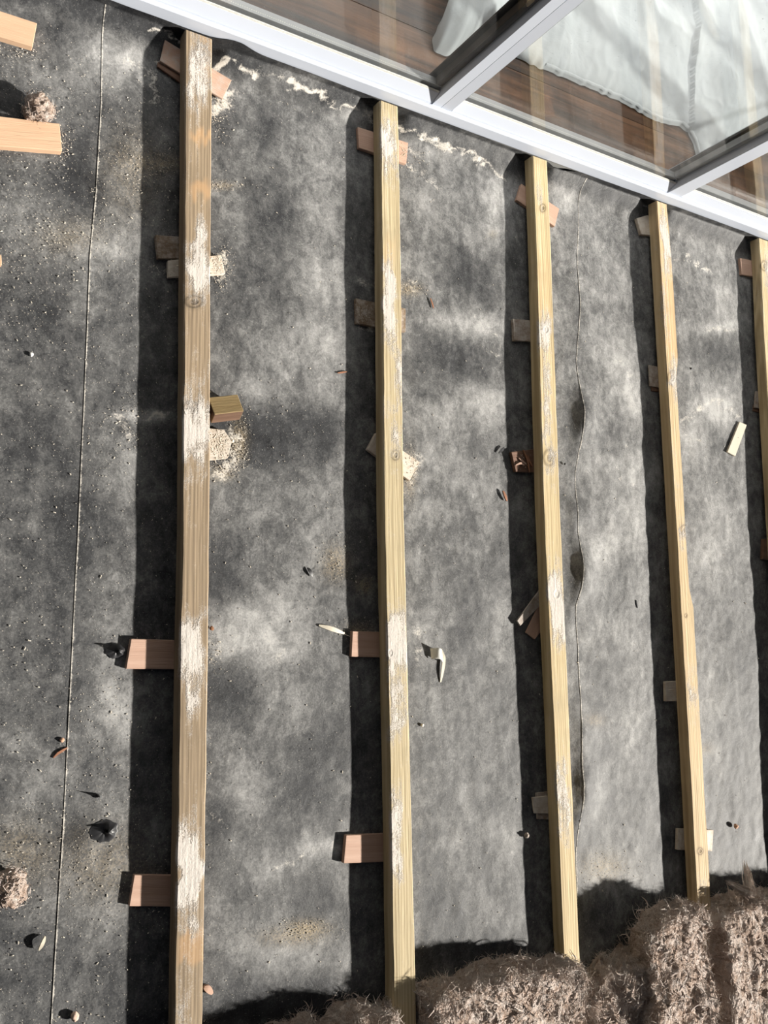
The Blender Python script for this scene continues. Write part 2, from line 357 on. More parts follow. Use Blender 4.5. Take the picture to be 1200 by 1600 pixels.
# dust: (x, y, rx, ry, amount) in photo pixels, read off the photograph; one dark blob is the batt's shadow
DUST = [(180, 70, 40, 60, .30), (212, 100, 25, 25, .25), (90, 130, 60, 30, .12), (125, 262, 30, 50, -.30), (180, 385, 60, 35, .30), (40, 350, 50, 40, .15), (55, 500, 40, 40, -.15), (230, 650, 35, 10, .5),
 (205, 720, 30, 60, .15), (60, 700, 60, 70, -.12), (115, 760, 30, 60, -.12), (205, 900, 35, 60, .10), (100, 850, 35, 60, -.2), (50, 1000, 60, 60, -.12), (190, 1110, 40, 60, .28), (60, 1230, 60, 40, .12), (110, 1310, 30, 30, -.2),
 (175, 1330, 50, 60, .12), (40, 1470, 60, 60, -.08), (180, 1440, 40, 40, .15), (150, 1560, 60, 40, -.1), (195, 25, 30, 30, -.25), (20, 30, 60, 40, .05), (150, 480, 30, 30, -.05), (60, 240, 40, 30, .05),
 (380, 150, 40, 40, .08), (470, 120, 60, 20, .28), (560, 178, 30, 14, .5), (450, 230, 60, 50, .1), (505, 300, 25, 50, .15), (500, 420, 28, 50, .28), (360, 330, 30, 60, .08), (430, 350, 35, 40, -.12), (400, 440, 50, 30, -.08), (480, 530, 48, 38, .36), (350, 530, 25, 50, .05),
 (520, 560, 20, 40, .2), (420, 605, 60, 25, .20), (405, 680, 65, 35, -.32), (490, 680, 35, 40, -.15), (345, 760, 25, 40, .15), (500, 770, 40, 40, .1), (400, 850, 50, 40, .0), (345, 890, 25, 50, -.22), (365, 960, 30, 25, .22), (415, 1005, 55, 40, .34), (350, 1010, 20, 30, .25),
 (470, 900, 40, 40, .08), (430, 950, 40, 30, .22), (355, 1085, 35, 40, -.22), (445, 1100, 50, 40, .12), (500, 1160, 30, 40, -.15), (385, 1220, 40, 50, .18), (345, 1285, 25, 35, -.2), (470, 1240, 40, 40, -.18), (500, 1325, 50, 14, .3), (430, 1355, 40, 20, .25), (360, 1370, 30, 40, .1),
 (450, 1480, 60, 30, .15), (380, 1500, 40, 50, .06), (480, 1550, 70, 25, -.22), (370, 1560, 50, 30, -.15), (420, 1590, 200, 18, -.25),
 (690, 235, 60, 20, .22), (660, 300, 30, 30, .18), (780, 310, 22, 50, .25), (720, 340, 40, 40, .10), (740, 425, 40, 40, -.15), (650, 420, 20, 50, .08), (755, 510, 35, 22, .30), (690, 500, 40, 14, .2), (720, 560, 45, 35, -.2), (750, 620, 40, 22, .24), (660, 650, 35, 20, .22), (780, 640, 20, 40, .1),
 (700, 725, 45, 40, .12), (765, 760, 30, 40, .05), (640, 860, 20, 60, .05), (725, 870, 40, 40, -.1), (780, 950, 20, 50, .15), (745, 960, 25, 50, -.12), (660, 985, 25, 30, .2), (680, 1100, 40, 40, .02), (760, 1180, 30, 50, .06), (700, 1290, 50, 40, .05), (790, 1310, 25, 40, .12), (690, 1410, 40, 30, -.18), (760, 1420, 40, 30, .06), (720, 1480, 90, 25, -.2),  # last blob: the wool batt's shadow painted as thinner dust
 (885, 300, 18, 40, .25), (940, 330, 30, 40, .05), (965, 290, 40, 16, -.2), (930, 420, 40, 50, .10), (955, 560, 30, 40, .22), (990, 620, 16, 60, .30), (930, 700, 20, 40, .05), (980, 750, 25, 40, .25), (940, 850, 30, 40, .25), (995, 830, 20, 40, .22), (950, 930, 40, 40, .0), (940, 1000, 30, 30, .12), (1000, 1010, 16, 60, .16),
 (930, 1100, 30, 40, .02), (985, 1150, 25, 40, .18), (940, 1250, 30, 40, .05), (950, 1370, 40, 30, .22), (1010, 1310, 20, 60, -.05), (920, 1430, 40, 25, -.1),
 (1100, 380, 30, 20, .12), (1125, 470, 25, 40, .2), (1120, 512, 30, 8, .25), (1115, 555, 30, 22, -.2), (1120, 640, 35, 25, .38), (1080, 690, 16, 25, .25), (1140, 760, 20, 40, .02), (1100, 870, 25, 35, .28), (1120, 800, 25, 35, .18), (1155, 920, 25, 60, .08), (1105, 990, 20, 30, .05), (1160, 1000, 25, 50, -.12), (1110, 1095, 20, 30, .2), (1165, 1120, 25, 50, -.1), (1120, 1190, 25, 40, .05), (1165, 1330, 40, 50, -.15)]
POW = [([(400, 110), (430, 118), (470, 140), (500, 150), (530, 166)], 4, .55), ([(455, 130), (480, 140), (508, 150)], 5, .95), ([(540, 166), (562, 172), (588, 188)], 4, .7), ([(622, 196), (660, 215), (690, 226), (722, 236), (760, 256), (785, 278)], 4, .75),
 ([(640, 262), (690, 290)], 6, .4), ([(620, 232), (665, 241)], 4, .6), ([(333, 112), (350, 93), (372, 100), (398, 120)], 4, .9), ([(336, 175), (350, 160), (358, 150)], 9, .8), ([(225, 48), (255, 48), (275, 62)], 2.5, .8), ([(236, 118), (244, 160)], 4, .6), ([(200, 92), (222, 108), (240, 118)], 5, .6),
 ([(246, 96), (262, 112), (285, 124)], 4, .7), ([(1060, 660), (1090, 640), (1120, 628), (1155, 650)], 3, .6), ([(1068, 668), (1090, 692)], 3, .55), ([(1050, 408), (1072, 402), (1112, 424)], 3, .6), ([(1100, 512), (1150, 515)], 3, .5), ([(960, 560), (990, 592), (985, 640)], 3, .4), ([(982, 690), (962, 732), (985, 752)], 3, .45),
 ([(228, 648), (248, 646), (272, 652)], 4, .75), ([(180, 648), (208, 682)], 6, .55), ([(430, 1356), (480, 1335), (525, 1318)], 4, .5), ([(333, 740), (350, 742), (372, 700), (362, 672)], 8, .7), ([(345, 395), (355, 415), (350, 434), (332, 436)], 3, .7), ([(645, 700), (660, 722), (642, 760)], 4, .55),
 ([(632, 440), (655, 452)], 6, .5), ([(740, 500), (770, 520), (775, 560)], 4, .45), ([(326, 1000), (345, 1010), (330, 1030)], 7, .5), ([(400, 980), (440, 1010), (430, 1040)], 10, .35), ([(556, 930), (575, 930)], 6, .25), ([(650, 980), (655, 1000), (648, 1040)], 6, .45), ([(326, 1270), (345, 1285)], 5, .4), ([(262, 100), (248, 97)], 3, .5), ([(240, 420), (282, 428)], 6, .5), ([(560, 438), (580, 450)], 7, .5), ([(560, 512), (582, 514)], 4, .6)]
TAN = [(480, 1450, 25, 10, .9), (455, 1465, 40, 12, .5), (525, 880, 18, 22, .6), (570, 915, 12, 12, .7), (640, 452, 16, 8, .7), (372, 690, 10, 25, .8), (345, 740, 16, 10, .6), (945, 1355, 28, 18, .55), (250, 255, 40, 12, .45), (210, 270, 40, 60, .25), (110, 370, 40, 20, .3), (170, 1350, 60, 50, .3), (30, 1330, 40, 40, .3), (770, 365, 6, 6, .3), (930, 1125, 12, 8, .4), (1095, 1170, 16, 8, .4), (640, 740, 8, 30, .6), (345, 290, 20, 5, .5), (560, 985, 16, 12, .5)]
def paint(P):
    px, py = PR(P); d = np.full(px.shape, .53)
    d = d + .13 * np.clip((px - 450) / 500, -.25, 1)  # sheen rising toward the sun side, painted as a lighter dust tone
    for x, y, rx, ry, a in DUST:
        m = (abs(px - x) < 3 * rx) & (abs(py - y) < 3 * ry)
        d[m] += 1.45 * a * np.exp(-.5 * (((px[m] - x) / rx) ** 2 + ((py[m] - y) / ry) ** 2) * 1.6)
    p = np.zeros(px.shape)
    for pts, wd, a in POW:
        xs = [q[0] for q in pts]; ys = [q[1] for q in pts]; m = (px > min(xs) - 4 * wd) & (px < max(xs) + 4 * wd) & (py > min(ys) - 4 * wd) & (py < max(ys) + 4 * wd)
        if not m.any(): continue
        X, Y = px[m], py[m]; X = X + (vn(X * .12, Y * .12, s=3) - .5) * 14; Y = Y + (vn(X * .12, Y * .12, s=5) - .5) * 14; dd = np.full(X.shape, 1e9)
        for (ax, ay), (bx, by) in zip(pts, pts[1:]):
            L2 = (bx - ax) ** 2 + (by - ay) ** 2; t = np.clip(((X - ax) * (bx - ax) + (Y - ay) * (by - ay)) / L2, 0, 1)
            dd = np.minimum(dd, (X - ax - t * (bx - ax)) ** 2 + (Y - ay - t * (by - ay)) ** 2)
        p[m] = np.maximum(p[m], a * np.exp(-.5 * dd / wd ** 2))
    t = np.zeros(px.shape)
    for x, y, rx, ry, a in TAN:
        t += a * np.exp(-.8 * (((px - x) / rx) ** 2 + ((py - y) / ry) ** 2))
    # darker tone where the sheet turns up under the sill
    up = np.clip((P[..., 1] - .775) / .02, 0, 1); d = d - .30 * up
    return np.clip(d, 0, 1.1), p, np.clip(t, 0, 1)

RIPPLE = [(650, 58, .0150), (800, 26, .006), (890, 52, .0165), (480, 70, .005), (1150, 70, .008), (1240, 50, .013), (350, 60, .004)]
def ripple(x, y):                                  # the lap of the two sheets stands up in waves
    dx = x - s2(y) - .006; a = np.zeros(np.shape(x)); wv = np.exp(-np.where(dx < 0, dx / .024, dx / .050) ** 2)
    for py, s, h in RIPPLE:
        yc = U(902, py, 0)[1]; a = a + h * np.exp(-((y - yc) / (s * .00115)) ** 2)
    for k in (2, 3): wv = wv * np.clip(np.maximum(jl(k, y) - x, x - jr(k, y)) / .02, 0, 1)
    return a * wv

def ground(x, y):
    b = (fbm(x * 4.0, y * 3.0, o=3, s=11) - .5) * .0080                         # slow swell of the slab below
    amt = .35 + .65 * np.clip((x - .25) / .5, 0, 1)
    b = b + (fbm(x * 42, y * 30, o=3, s=21, g=.45) - .5) * .0028 * amt           # lumps
    b = b + (vn(x * 95, y * 70, s=31) - .5) * .0005 * amt
    return b - .0016 + ripple(x, y)

def sheet(name, xl, xr, label, lift=None, curl=.03):
    T = np.arange(-1.42, .865, .0046); nc = int(np.max(xr(T) - xl(T)) / .0046)
    u = np.linspace(0, 1, nc)
    X = xl(np.minimum(T, .8185))[:, None] * (1 - u) + xr(np.minimum(T, .8185))[:, None] * u; Tm = np.repeat(T[:, None], nc, 1)
    near = np.zeros_like(X)
    for k in range(5):
        c = (jl(k, .8) + jr(k, .8)) / 2; near = np.maximum(near, 1 - np.clip((np.abs(X - c) - .026) / .040, 0, 1))
    near = near * near * (3 - 2 * near)
    lip = .030 + .013 * (fbm(X * 5.5, 0.3, o=2, s=9) - .35)
    lip += .012 * np.exp(-((X - .075) / .03) ** 2) - .022 * np.exp(-((X - .87) / .035) ** 2)
    yf = .762 + .010 * (fbm(X * 9, 3.3, o=2, s=13) - .5)
    rp = np.clip((Tm - yf) / (.8185 - yf), 0, 1); ramp = (.62 * rp ** 1.7) * .028 * (1 - near)
    z = ground(X, np.minimum(Tm, .8185)) * (1 - .6 * rp) + ramp
    z = z + np.clip((Tm - .8185) / (.865 - .8185), 0, 1) * (lip - .62 * .028 * (1 - near))
    Y = np.minimum(Tm, .8185) - .0006 * np.clip(Tm - .8185, 0, 1)
    # small creases and wrinkles near the turn-up
    z = z + np.exp(-((Tm - .775) / .03) ** 2) * (fbm(X * 30, Tm * 22, o=3, s=41) - .5) * .006 * (1 - near)
    if lift is not None:
        e = (X - xl(np.minimum(T, .8185))[:, None]); z = z + .0006 * np.clip(1 - e / .08, .5, 1) + lift(Y) * np.exp(-(e / curl) ** 1.5)
    P = np.stack([X, Y, z], -1); me = npmesh(name, P.reshape(-1, 3), gridq(len(T), nc))
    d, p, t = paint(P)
    if lift is not None: p[:, 0] = .8  # highlight of the lap edge, painted as a pale line through powder
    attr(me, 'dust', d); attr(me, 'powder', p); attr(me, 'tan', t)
    o = link(name, me, MEM); tag(o, label, 'membrane', 'black damp proof sheets on the floor'); return o
def lift1(y): return .0002 + .0005 * vn(y * 9, 0, s=2)
def lift2(y): return .0002 + .0005 * vn(y * 7, 0, s=8)
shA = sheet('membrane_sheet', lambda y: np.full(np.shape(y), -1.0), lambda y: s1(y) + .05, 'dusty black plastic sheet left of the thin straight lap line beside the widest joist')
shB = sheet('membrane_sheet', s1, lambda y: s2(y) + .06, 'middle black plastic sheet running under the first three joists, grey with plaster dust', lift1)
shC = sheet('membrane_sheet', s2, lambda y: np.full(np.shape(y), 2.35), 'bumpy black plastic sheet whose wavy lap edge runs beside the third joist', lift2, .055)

# ================================================================ JOISTS
WHITE = {0: [(60, 170, .02, .95, .62), (345, 425, .3, .72, .8), (398, 458, .0, 1, 1.0), (630, 716, 0, 1, .95), (716, 760, .1, .9, .4), (560, 640, .2, 1, .3), (965, 1062, 0, .9, .95), (1062, 1120, .15, .6, .75), (1265, 1310, .45, .75, .6), (1300, 1422, .08, .88, 1.05), (1422, 1470, .2, .95, .6), (1530, 1610, .1, .55, .45), (1485, 1540, .1, .9, .3)],
 1: [(192, 262, .08, .95, .9), (262, 285, .6, 1, .6), (412, 540, .0, .6, .95), (440, 560, .4, .8, .4), (540, 625, .62, 1, .75), (626, 636, 0, .9, .7), (660, 722, .4, 1, .55), (955, 1052, 0, 1, 1.0), (1052, 1160, 0, .75, .65), (1235, 1375, 0, .55, .8)],
 2: [(280, 325, .3, .8, .5), (492, 548, 0, .85, .95), (548, 695, .15, .65, .6), (695, 735, .25, .85, .65), (735, 770, .5, 1, .3), (890, 1000, .1, .95, 1.05), (1185, 1310, 0, .75, .65)],
 3: [(335, 425, .25, 1, .85), (425, 560, 0, .45, .35), (568, 612, .15, .95, .9), (815, 845, .2, 1, .8), (1050, 1112, .15, .8, .55), (1350, 1420, .2, .9, .35), (650, 800, .1, .4, .2)], 4: [(400, 455, .3, .95, .7)]}
STAIN = {0: [(206, 222, .2, .95, .9), (288, 306, .3, 1, .9), (1455, 1505, .0, 1, .7), (60, 110, .5, 1, .3)], 1: [(370, 440, .1, .6, .35)], 2: [(400, 500, 0, .8, .35)], 3: [(430, 560, .1, 1, .55), (330, 400, .1, .6, .4)], 4: []}
KNOT = {0: [(314, 84, 15, 17), (303, 471, 17, 12), (297, 640, 18, 16)], 1: [(606, 215, 10, 16), (618, 711, 8, 10), (610, 1020, 9, 14)], 2: [(848, 325, 6, 8), (853, 515, 9, 13), (858, 715, 11, 16), (870, 928, 10, 16), (878, 1255, 7, 12)], 3: [(1050, 590, 8, 14), (1070, 828, 9, 10), (1094, 1330, 6, 7), (1072, 962, 3, 4)], 4: [(1194, 415, 6, 10)]}
JM = [joist_mat('weathered brown joist', (0.159, 0.118, 0.078), (0.295, 0.224, 0.147), (0.437, 0.348, 0.242)), joist_mat('tan joist', (0.294, 0.227, 0.129), (0.493, 0.410, 0.258), (0.678, 0.592, 0.422)),
      joist_mat('yellow joist', (0.333, 0.247, 0.129), (0.563, 0.455, 0.272), (0.755, 0.657, 0.469)), joist_mat('honey joist', (0.346, 0.240, 0.129), (0.589, 0.455, 0.272), (0.781, 0.663, 0.462)), joist_mat('pale joist', (0.320, 0.240, 0.129), (0.538, 0.436, 0.265), (0.730, 0.624, 0.428))]
JLAB = ['widest looking, brown weathered timber joist nearest the left edge of the photo', 'second timber joist from the left, its lower end visible between two wool batts', 'third timber joist from the left, beside the wavy lap of the sheet',
        'fourth timber joist from the left with a broken knot on its right edge', 'fifth timber joist, partly cut off by the right edge of the photo']
for k in range(5):
    yA, yB = -1.42, .8135
    ys = np.linspace(yA, yB, 720)
    xl, xr = jl(k, ys), jr(k, ys); wl = (fbm(ys * 14, k * 3.1, o=4, s=50 + k) - .5) * .0016; wr = (fbm(ys * 16, k * 5.7, o=4, s=70 + k) - .5) * .0018
    cw = .0016 + .0015 * fbm(ys * 20, k, o=3, s=90 + k)                          # worn arris
    if k == 3:
        yw0, yw1 = U(1070, 950, H_TOP)[1], U(1050, 560, H_TOP)[1]
        cwr = cw + .010 * np.clip(np.minimum((ys - yw0) / .05, (yw1 - ys) / .05), 0, 1)
    else: cwr = cw
    nt = 14; ring = []
    for q in range(nt):                                                           # top
        t = q / (nt - 1); ring.append(((xl + wl + cw) * (1 - t) + (xr + wr - cwr) * t, np.full_like(ys, H_TOP)))
    for q in (.0, .33, .66, 1): ring.append((xr + wr, (H_TOP - cwr) * (1 - q) + (H_BOT) * q))
    for q in (.5,): ring.append(((xl + xr) / 2, np.full_like(ys, H_BOT)))
    for q in (0, .33, .66, 1): ring.append((xl + wl, H_BOT * (1 - q) + (H_TOP - cw) * q))
    nR = len(ring); V = np.zeros((len(ys), nR, 3))
    for j, (rx, rz) in enumerate(ring): V[:, j, 0] = rx; V[:, j, 1] = ys; V[:, j, 2] = rz
    V[:, :nt, 2] -= (np.abs(fbm(V[:, :nt, 0] * 300, V[:, :nt, 1] * 12, o=2, s=30 + k) - .5)) * .0010
    # end cut slightly out of square
    Vf = V.reshape(-1, 3); q = gridq(len(ys), nR).tolist()
    for i in range(len(ys) - 1): q.append([i * nR + nR - 1, i * nR, (i + 1) * nR, (i + 1) * nR + nR - 1])
    px, py = PR(np.stack([Vf[:, 0], Vf[:, 1], np.full(len(Vf), H_TOP)], -1))
    fr = (Vf[:, 0] - np.repeat(xl, nR)) / np.repeat(xr - xl, nR); top = (Vf[:, 2] > H_TOP - .006).astype(float)
    def band(lst, soft):
        r = np.zeros(len(Vf)); yy = py + (vn(Vf[:, 0] * 160, Vf[:, 1] * 30, s=4) - .5) * 26; ff = fr + (vn(Vf[:, 1] * 40, k, s=6) - .5) * .3
        for y0, y1, f0, f1, a in lst:
            e = a * np.clip(np.minimum((yy - y0) / soft + .5, (y1 - yy) / soft + .5), 0, 1) * np.clip(np.minimum((ff - f0) / .25 + .6, (f1 - ff) / .25 + .6), 0, 1); r = np.maximum(r, e)
        return r * top
    kn = np.zeros(len(Vf))
    for x, y, rx, ry in KNOT[k]: kn = np.maximum(kn, np.exp(-1.1 * (((px - x) / rx) ** 2 + ((py - y) / ry) ** 2)))
    pm, st = band(WHITE[k], 60), band(STAIN[k], 8)
    me = bpy.data.meshes.new('timber_joist'); base = np.array([(jl(k, 0) + jr(k, 0)) / 2, 0, 0]); Vf = Vf - base
    caps = [list(range(nR))[::-1], [(len(ys) - 1) * nR + i for i in range(nR)]]
    me.from_pydata(Vf.tolist(), [], q + caps); me.update()
    attr(me, 'plaster', pm); attr(me, 'stain', st); attr(me, 'knot', kn * top)
    o = link('timber_joist', me, JM[k], None, tuple(base)); tag(o, JLAB[k], 'joist', 'timber joists across the floor')

# ================================================================ PACKERS AND OFFCUTS
def slab_poly(name, pts, zt, th, mat, label, cat, group=None, bev=.0007, tilt=None, axis=None, zpix=None):
    P = np.array([U(x, y, zt if zpix is None else zpix)[:2] for x, y in pts]); c = P.mean(0)
    if axis is None:
        E = [(np.linalg.norm(P[(i + 1) % len(P)] - P[i]), P[(i + 1) % len(P)] - P[i]) for i in range(len(P))]; e = max(E, key=lambda t: t[0])[1]; ang = math.atan2(e[1], e[0])
    else: ang = axis
    ca, sa = math.cos(-ang), math.sin(-ang); L = [((p - c)[0] * ca - (p - c)[1] * sa, (p - c)[0] * sa + (p - c)[1] * ca) for p in P]
    bm = bmesh.new(); t = [bm.verts.new((x, y, th)) for x, y in L]; b = [bm.verts.new((x + random.uniform(-.0004, .0004), y, 0)) for x, y in L]
    bm.faces.new(t); bm.faces.new(b[::-1]); n = len(L)
    for i in range(n): bm.faces.new((t[i], b[i], b[(i + 1) % n], t[(i + 1) % n]))
    bmesh.ops.recalc_face_normals(bm, faces=bm.faces)
    if bev: bmesh.ops.bevel(bm, geom=bm.edges[:], offset=bev, segments=1, affect='EDGES')
    me = bpy.data.meshes.new(name); bm.to_mesh(me); bm.free()
    o = link(name, me, mat, None, (c[0], c[1], zt - th), ang)
    if tilt: o.rotation_euler = (tilt[0], tilt[1], ang)
    tag(o, label, cat, group); return o
G1 = 'packers under the joists'
Z = H_BOT - .0003; TH = .0085
pk = lambda pts, mat, label, zt=Z, th=TH, **k: slab_poly('timber_packer', pts, zt, th, mat, label, 'packer', G1, **k)
pk([(258, 62), (362, 125), (348, 155), (250, 95)], wood('packer pink on dusty', (.40, .26, .19), (.64, .46, .37), dusty=.2), 'slanting pinkish packer under the top end of the leftmost joist', th=.0042)
pk([(247, 96), (300, 128), (296, 139), (246, 104)], W_BROWN, 'narrow brown strip under the slanting packer at the leftmost joist top', zt=Z - .0045, th=.004)
pk([(243, 367), (302, 371), (302, 404), (247, 404)], W_DARKPLY, 'weathered brown plywood packer left of the widest joist, above the middle of its upper half')
pk([(262, 407), (346, 398), (352, 428), (263, 433)], W_PALE, 'sawdust covered packer poking out right of the leftmost joist near its white patch')
pk([(300, 667), (350, 671), (362, 690), (356, 716), (300, 722)], W_POWDER, 'packer buried in white powder right of the leftmost joist, below the leaning block')
pk([(205, 998), (298, 1001), (298, 1046), (197, 1045)], W_PINK, 'clean pink packer with a crack, left of the leftmost joist, upper of its lower two')
pk([(210, 1367), (292, 1368), (292, 1417), (202, 1416)], W_PINK, 'clean pale packer at the bottom left, lowest one under the leftmost joist')
pk([(559, 198), (638, 223), (635, 256), (561, 231)], W_PINK, 'pink packer crossing under the top end of the second joist')
pk([(556, 466), (634, 482), (634, 519), (557, 505)], W_DARKPLY, 'grey dusty plywood packer left of the second joist in its upper third')
pk([(588, 676), (656, 722), (640, 751), (574, 702)], W_PALE, 'diagonal pale packer with its corner out right of the second joist')
pk([(551, 986), (618, 988), (618, 1028), (549, 1026)], W_PINK, 'reddish packer with a curved dark line left of the second joist, near the loose sliver')
pk([(541, 1305), (622, 1302), (622, 1346), (537, 1349)], W_PINK, 'two-tone pale and pink packer left of the second joist near its lower end')
pk([(815, 287), (874, 326), (867, 354), (807, 312)], W_PINK, 'slanting pink packer under the top end of the third joist')
pk([(802, 498), (848, 502), (848, 534), (804, 532)], W_GREY, 'small grey square packer left of the third joist in its upper third')
pk([(799, 706), (850, 700), (850, 738), (806, 737)], W_BROWN, 'dark brown packer with splinters on it, left of the third joist')
pk([(846, 918), (808, 970), (813, 978), (852, 938)], W_GREY, 'thin upper shim of the crossed pair left of the third joist', th=.0042)
pk([(850, 930), (822, 988), (836, 999), (866, 960)], W_PINK, 'wider lower shim of the crossed pair left of the third joist', zt=Z - .0044, th=.0041)
pk([(832, 1246), (872, 1242), (872, 1272), (835, 1271)], W_PALE, 'cream packer left of the third joist near its lower end, top of two', th=.0042)
pk([(838, 1239), (872, 1235), (872, 1281), (840, 1280)], W_GREY, 'dusty lower packer of the stacked pair near the third joist lower end', zt=Z - .0044, th=.0041)
pk([(995, 341), (1012, 336), (1036, 344), (1036, 370), (1002, 366)], W_PALE, 'pale broken cornered packer under the top end of the fourth joist')
pk([(1014, 570), (1042, 576), (1044, 608), (1016, 603)], W_GREY, 'upper dusty packer of the pair left of the fourth joist in its upper third', th=.0042)
pk([(1017, 580), (1043, 586), (1045, 614), (1018, 611)], W_BROWN, 'lower brown packer of the pair left of the fourth joist in its upper third', zt=Z - .0044, th=.0041)
pk([(1040, 1065), (1074, 1063), (1075, 1095), (1041, 1096)], W_PALE, 'small square pale packer left of the fourth joist in its lower half')
pk([(1060, 1295), (1115, 1297), (1113, 1330), (1059, 1328)], W_PALE, 'packer showing on both sides of the fourth joist just above the wool')
pk([(1157, 403), (1190, 410), (1190, 434), (1159, 429)], W_PINK, 'pink packer left of the fifth joist near the door')
pk([(1181, 611), (1204, 614), (1204, 640), (1179, 637)], W_GREY, 'upper packer of the pair left of the fifth joist by the right edge', th=.0042)
pk([(1178, 632), (1204, 634), (1204, 650), (1177, 642)], W_BROWN, 'brown lower packer of the pair left of the fifth joist by the right edge', zt=Z - .0044, th=.0041)
pk([(1193, 842), (1225, 842), (1225, 876), (1192, 874)], W_BROWN, 'dark packer cut off by the right edge, beside the lower fifth joist')
# loose boards at the left edge
slab_poly('timber_offcut', [(-70, -6), (58, 36), (51, 73), (-70, 36)], .012, .0125, W_LIGHT, 'pale board offcut in the top left corner, end cut at a slant', 'offcut', 'pale board offcuts at the left edge')
slab_poly('timber_offcut', [(-70, 173), (93, 193), (97, 236), (-70, 222)], .013, .0135, W_LIGHT, 'pale square ended board offcut at the left edge below the wool tuft', 'offcut', 'pale board offcuts at the left edge')
slab_poly('timber_offcut', [(-14, 396), (2, 398), (3, 414), (-14, 413)], .010, .0105, W_LIGHT, 'sliver of a pale offcut just showing at the left edge below the boards', 'offcut', 'pale board offcuts at the left edge')
# cream chip with a screw hole
o = slab_poly('painted_chip', [(1156, 659), (1167, 664), (1149, 713), (1137, 706)], .0062, .0055, W_WHITE, 'cream wood strip with a small hole lying right of the fourth joist', 'offcut', tilt=(.03, .0))
hm = bmesh.new(); bmesh.ops.create_circle(hm, cap_ends=True, radius=.0012, segments=10); me = bpy.data.meshes.new('screw_hole'); hm.to_mesh(me); hm.free()
link('screw_hole', me, BLACK, o, (-.004, .0005, .0056))
# block leaning on the first joist
def leaning_block():
    bm = bmesh.new(); bmesh.ops.create_cube(bm, size=1); bmesh.ops.scale(bm, vec=(.052, .034, .027), verts=bm.verts)
    bmesh.ops.bevel(bm, geom=bm.edges[:], offset=.0008, segments=1, affect='EDGES')
    for f in bm.faces: f.material_index = 1 if (f.normal.y < -.8 or abs(f.normal.x) > .8) else 0
    me = bpy.data.meshes.new('timber_block'); bm.to_mesh(me); bm.free()
    p = U(346, 636, .018); o = link('timber_block', me, [W_YELLOW, W_EDGE], None, (p[0] + .004, p[1] - .003, .0205)); o.rotation_euler = (-.38, -.05, .22)
    tag(o, 'short yellow sawn block with dark edge tipped against the right of the leftmost joist', 'block')
leaning_block()

# slivers, chips, pebbles -------------------------------------------------
def blade(name, pts, wid, z0, arch, mat, label, cat='splinter', group=None, thick=.0012, z1=None):
    Pc = np.array([U(x, y, z0)[:2] for x, y in pts]); n = 14; t = np.linspace(0, 1, n); tt = np.linspace(0, 1, len(pts))
    X = np.interp(t, tt, Pc[:, 0]); Y = np.interp(t, tt, Pc[:, 1]); zz = z0 + arch * np.sin(np.pi * t) + ((z1 - z0) * t if z1 is not None else 0)
    dx, dy = np.gradient(X), np.gradient(Y); l = np.hypot(dx, dy); nx, ny = -dy / l, dx / l; w_ = wid * (np.sin(np.pi * np.clip(t * .86 + .07, 0, 1)) ** .7) * .5
    c = np.array([X.mean(), Y.mean(), 0]); V = []; F = []
    for i in range(n):
        for s, h in ((1, thick), (-1, thick), (-1, 0), (1, 0)): V.append((X[i] + s * nx[i] * w_[i] - c[0], Y[i] + s * ny[i] * w_[i] - c[1], zz[i] + h))
    for i in range(n - 1):
        for q in range(4): a, b = i * 4 + q, i * 4 + (q + 1) % 4; F.append((a, b, b + 4, a + 4))
    F += [(0, 3, 2, 1), tuple((n - 1) * 4 + q for q in range(4))]
    me = mesh(name, V, F); bm = bmesh.new(); bm.from_mesh(me); bmesh.ops.recalc_face_normals(bm, faces=bm.faces); bm.to_mesh(me); bm.free()
    o = link(name, me, mat, None, tuple(c))
    if label: tag(o, label, cat, group)
    return o
blade('wood_sliver', [(498, 977), (512, 981), (524, 985), (538, 990)], .008, .0004, .003, W_WHITE, 'pale leaf shaped wood sliver left of the reddish packer at the second joist', 'splinter')
ws = blade('curled_shaving', [(689, 1014), (692, 1028), (690, 1046), (688, 1066)], .007, .0008, .004, W_WHITE, 'white curled shaving with a pointed tail between the second and third joists', 'shaving')
def shaving_head():
    n = 9; V = []; F = []
    c0 = np.array(ws.location)
    for i in range(n):
        t = i / (n - 1)
        for j in range(5):
            s = j / 4; p = U(671 + 17 * t + 2 * s, 1013 - 3 * math.sin(t * 3.1) + 17 * s + 5 * t, .002)
            V.append((p[0] - c0[0], p[1] - c0[1], .001 + .016 * math.sin(t * math.pi * .8 + .2) * (1 - .25 * s) + .0005 * s))
    F = gridq(n, 5).tolist(); me = mesh('shaving_curl', V, F, True); o = link('shaving_curl', me, plain('white paint film', (.70, .70, .66), .5), ws)
    sm = o.modifiers.new('s', 'SOLIDIFY'); sm.thickness = .0008
shaving_head()
for i, (pts, lb) in enumerate([([(817, 703), (823, 720), (826, 738)], 'longest reddish splinter standing across the dark packer'), ([(823, 711), (826, 722), (830, 729)], 'reddish splinter nearest the joist on the dark packer'),
                               ([(810, 716), (816, 722), (821, 726)], 'short pale tipped splinter at the upper left of the dark packer'), ([(805, 727), (812, 724), (818, 727)], 'flat pale splinter at the lower left of the dark packer')]):
    blade('wood_splinter', pts, .0042, H_BOT + .0004, .001, W_PINK if i > 1 else BARK, lb, 'splinter', 'splinters on the dark packer by the third joist', .002, H_BOT + .002)
blade('bark_chip', [(785, 767), (788, 775), (791, 783)], .006, .0006, .001, BARK, 'reddish brown chip on the sheet left of the third joist', 'chip', None, .003)
blade('rubber_scrap', [(779, 708), (784, 703), (787, 699)], .005, .0004, .001, BLACK, 'small black scrap left of the splintered packer', 'scrap', None, .002)
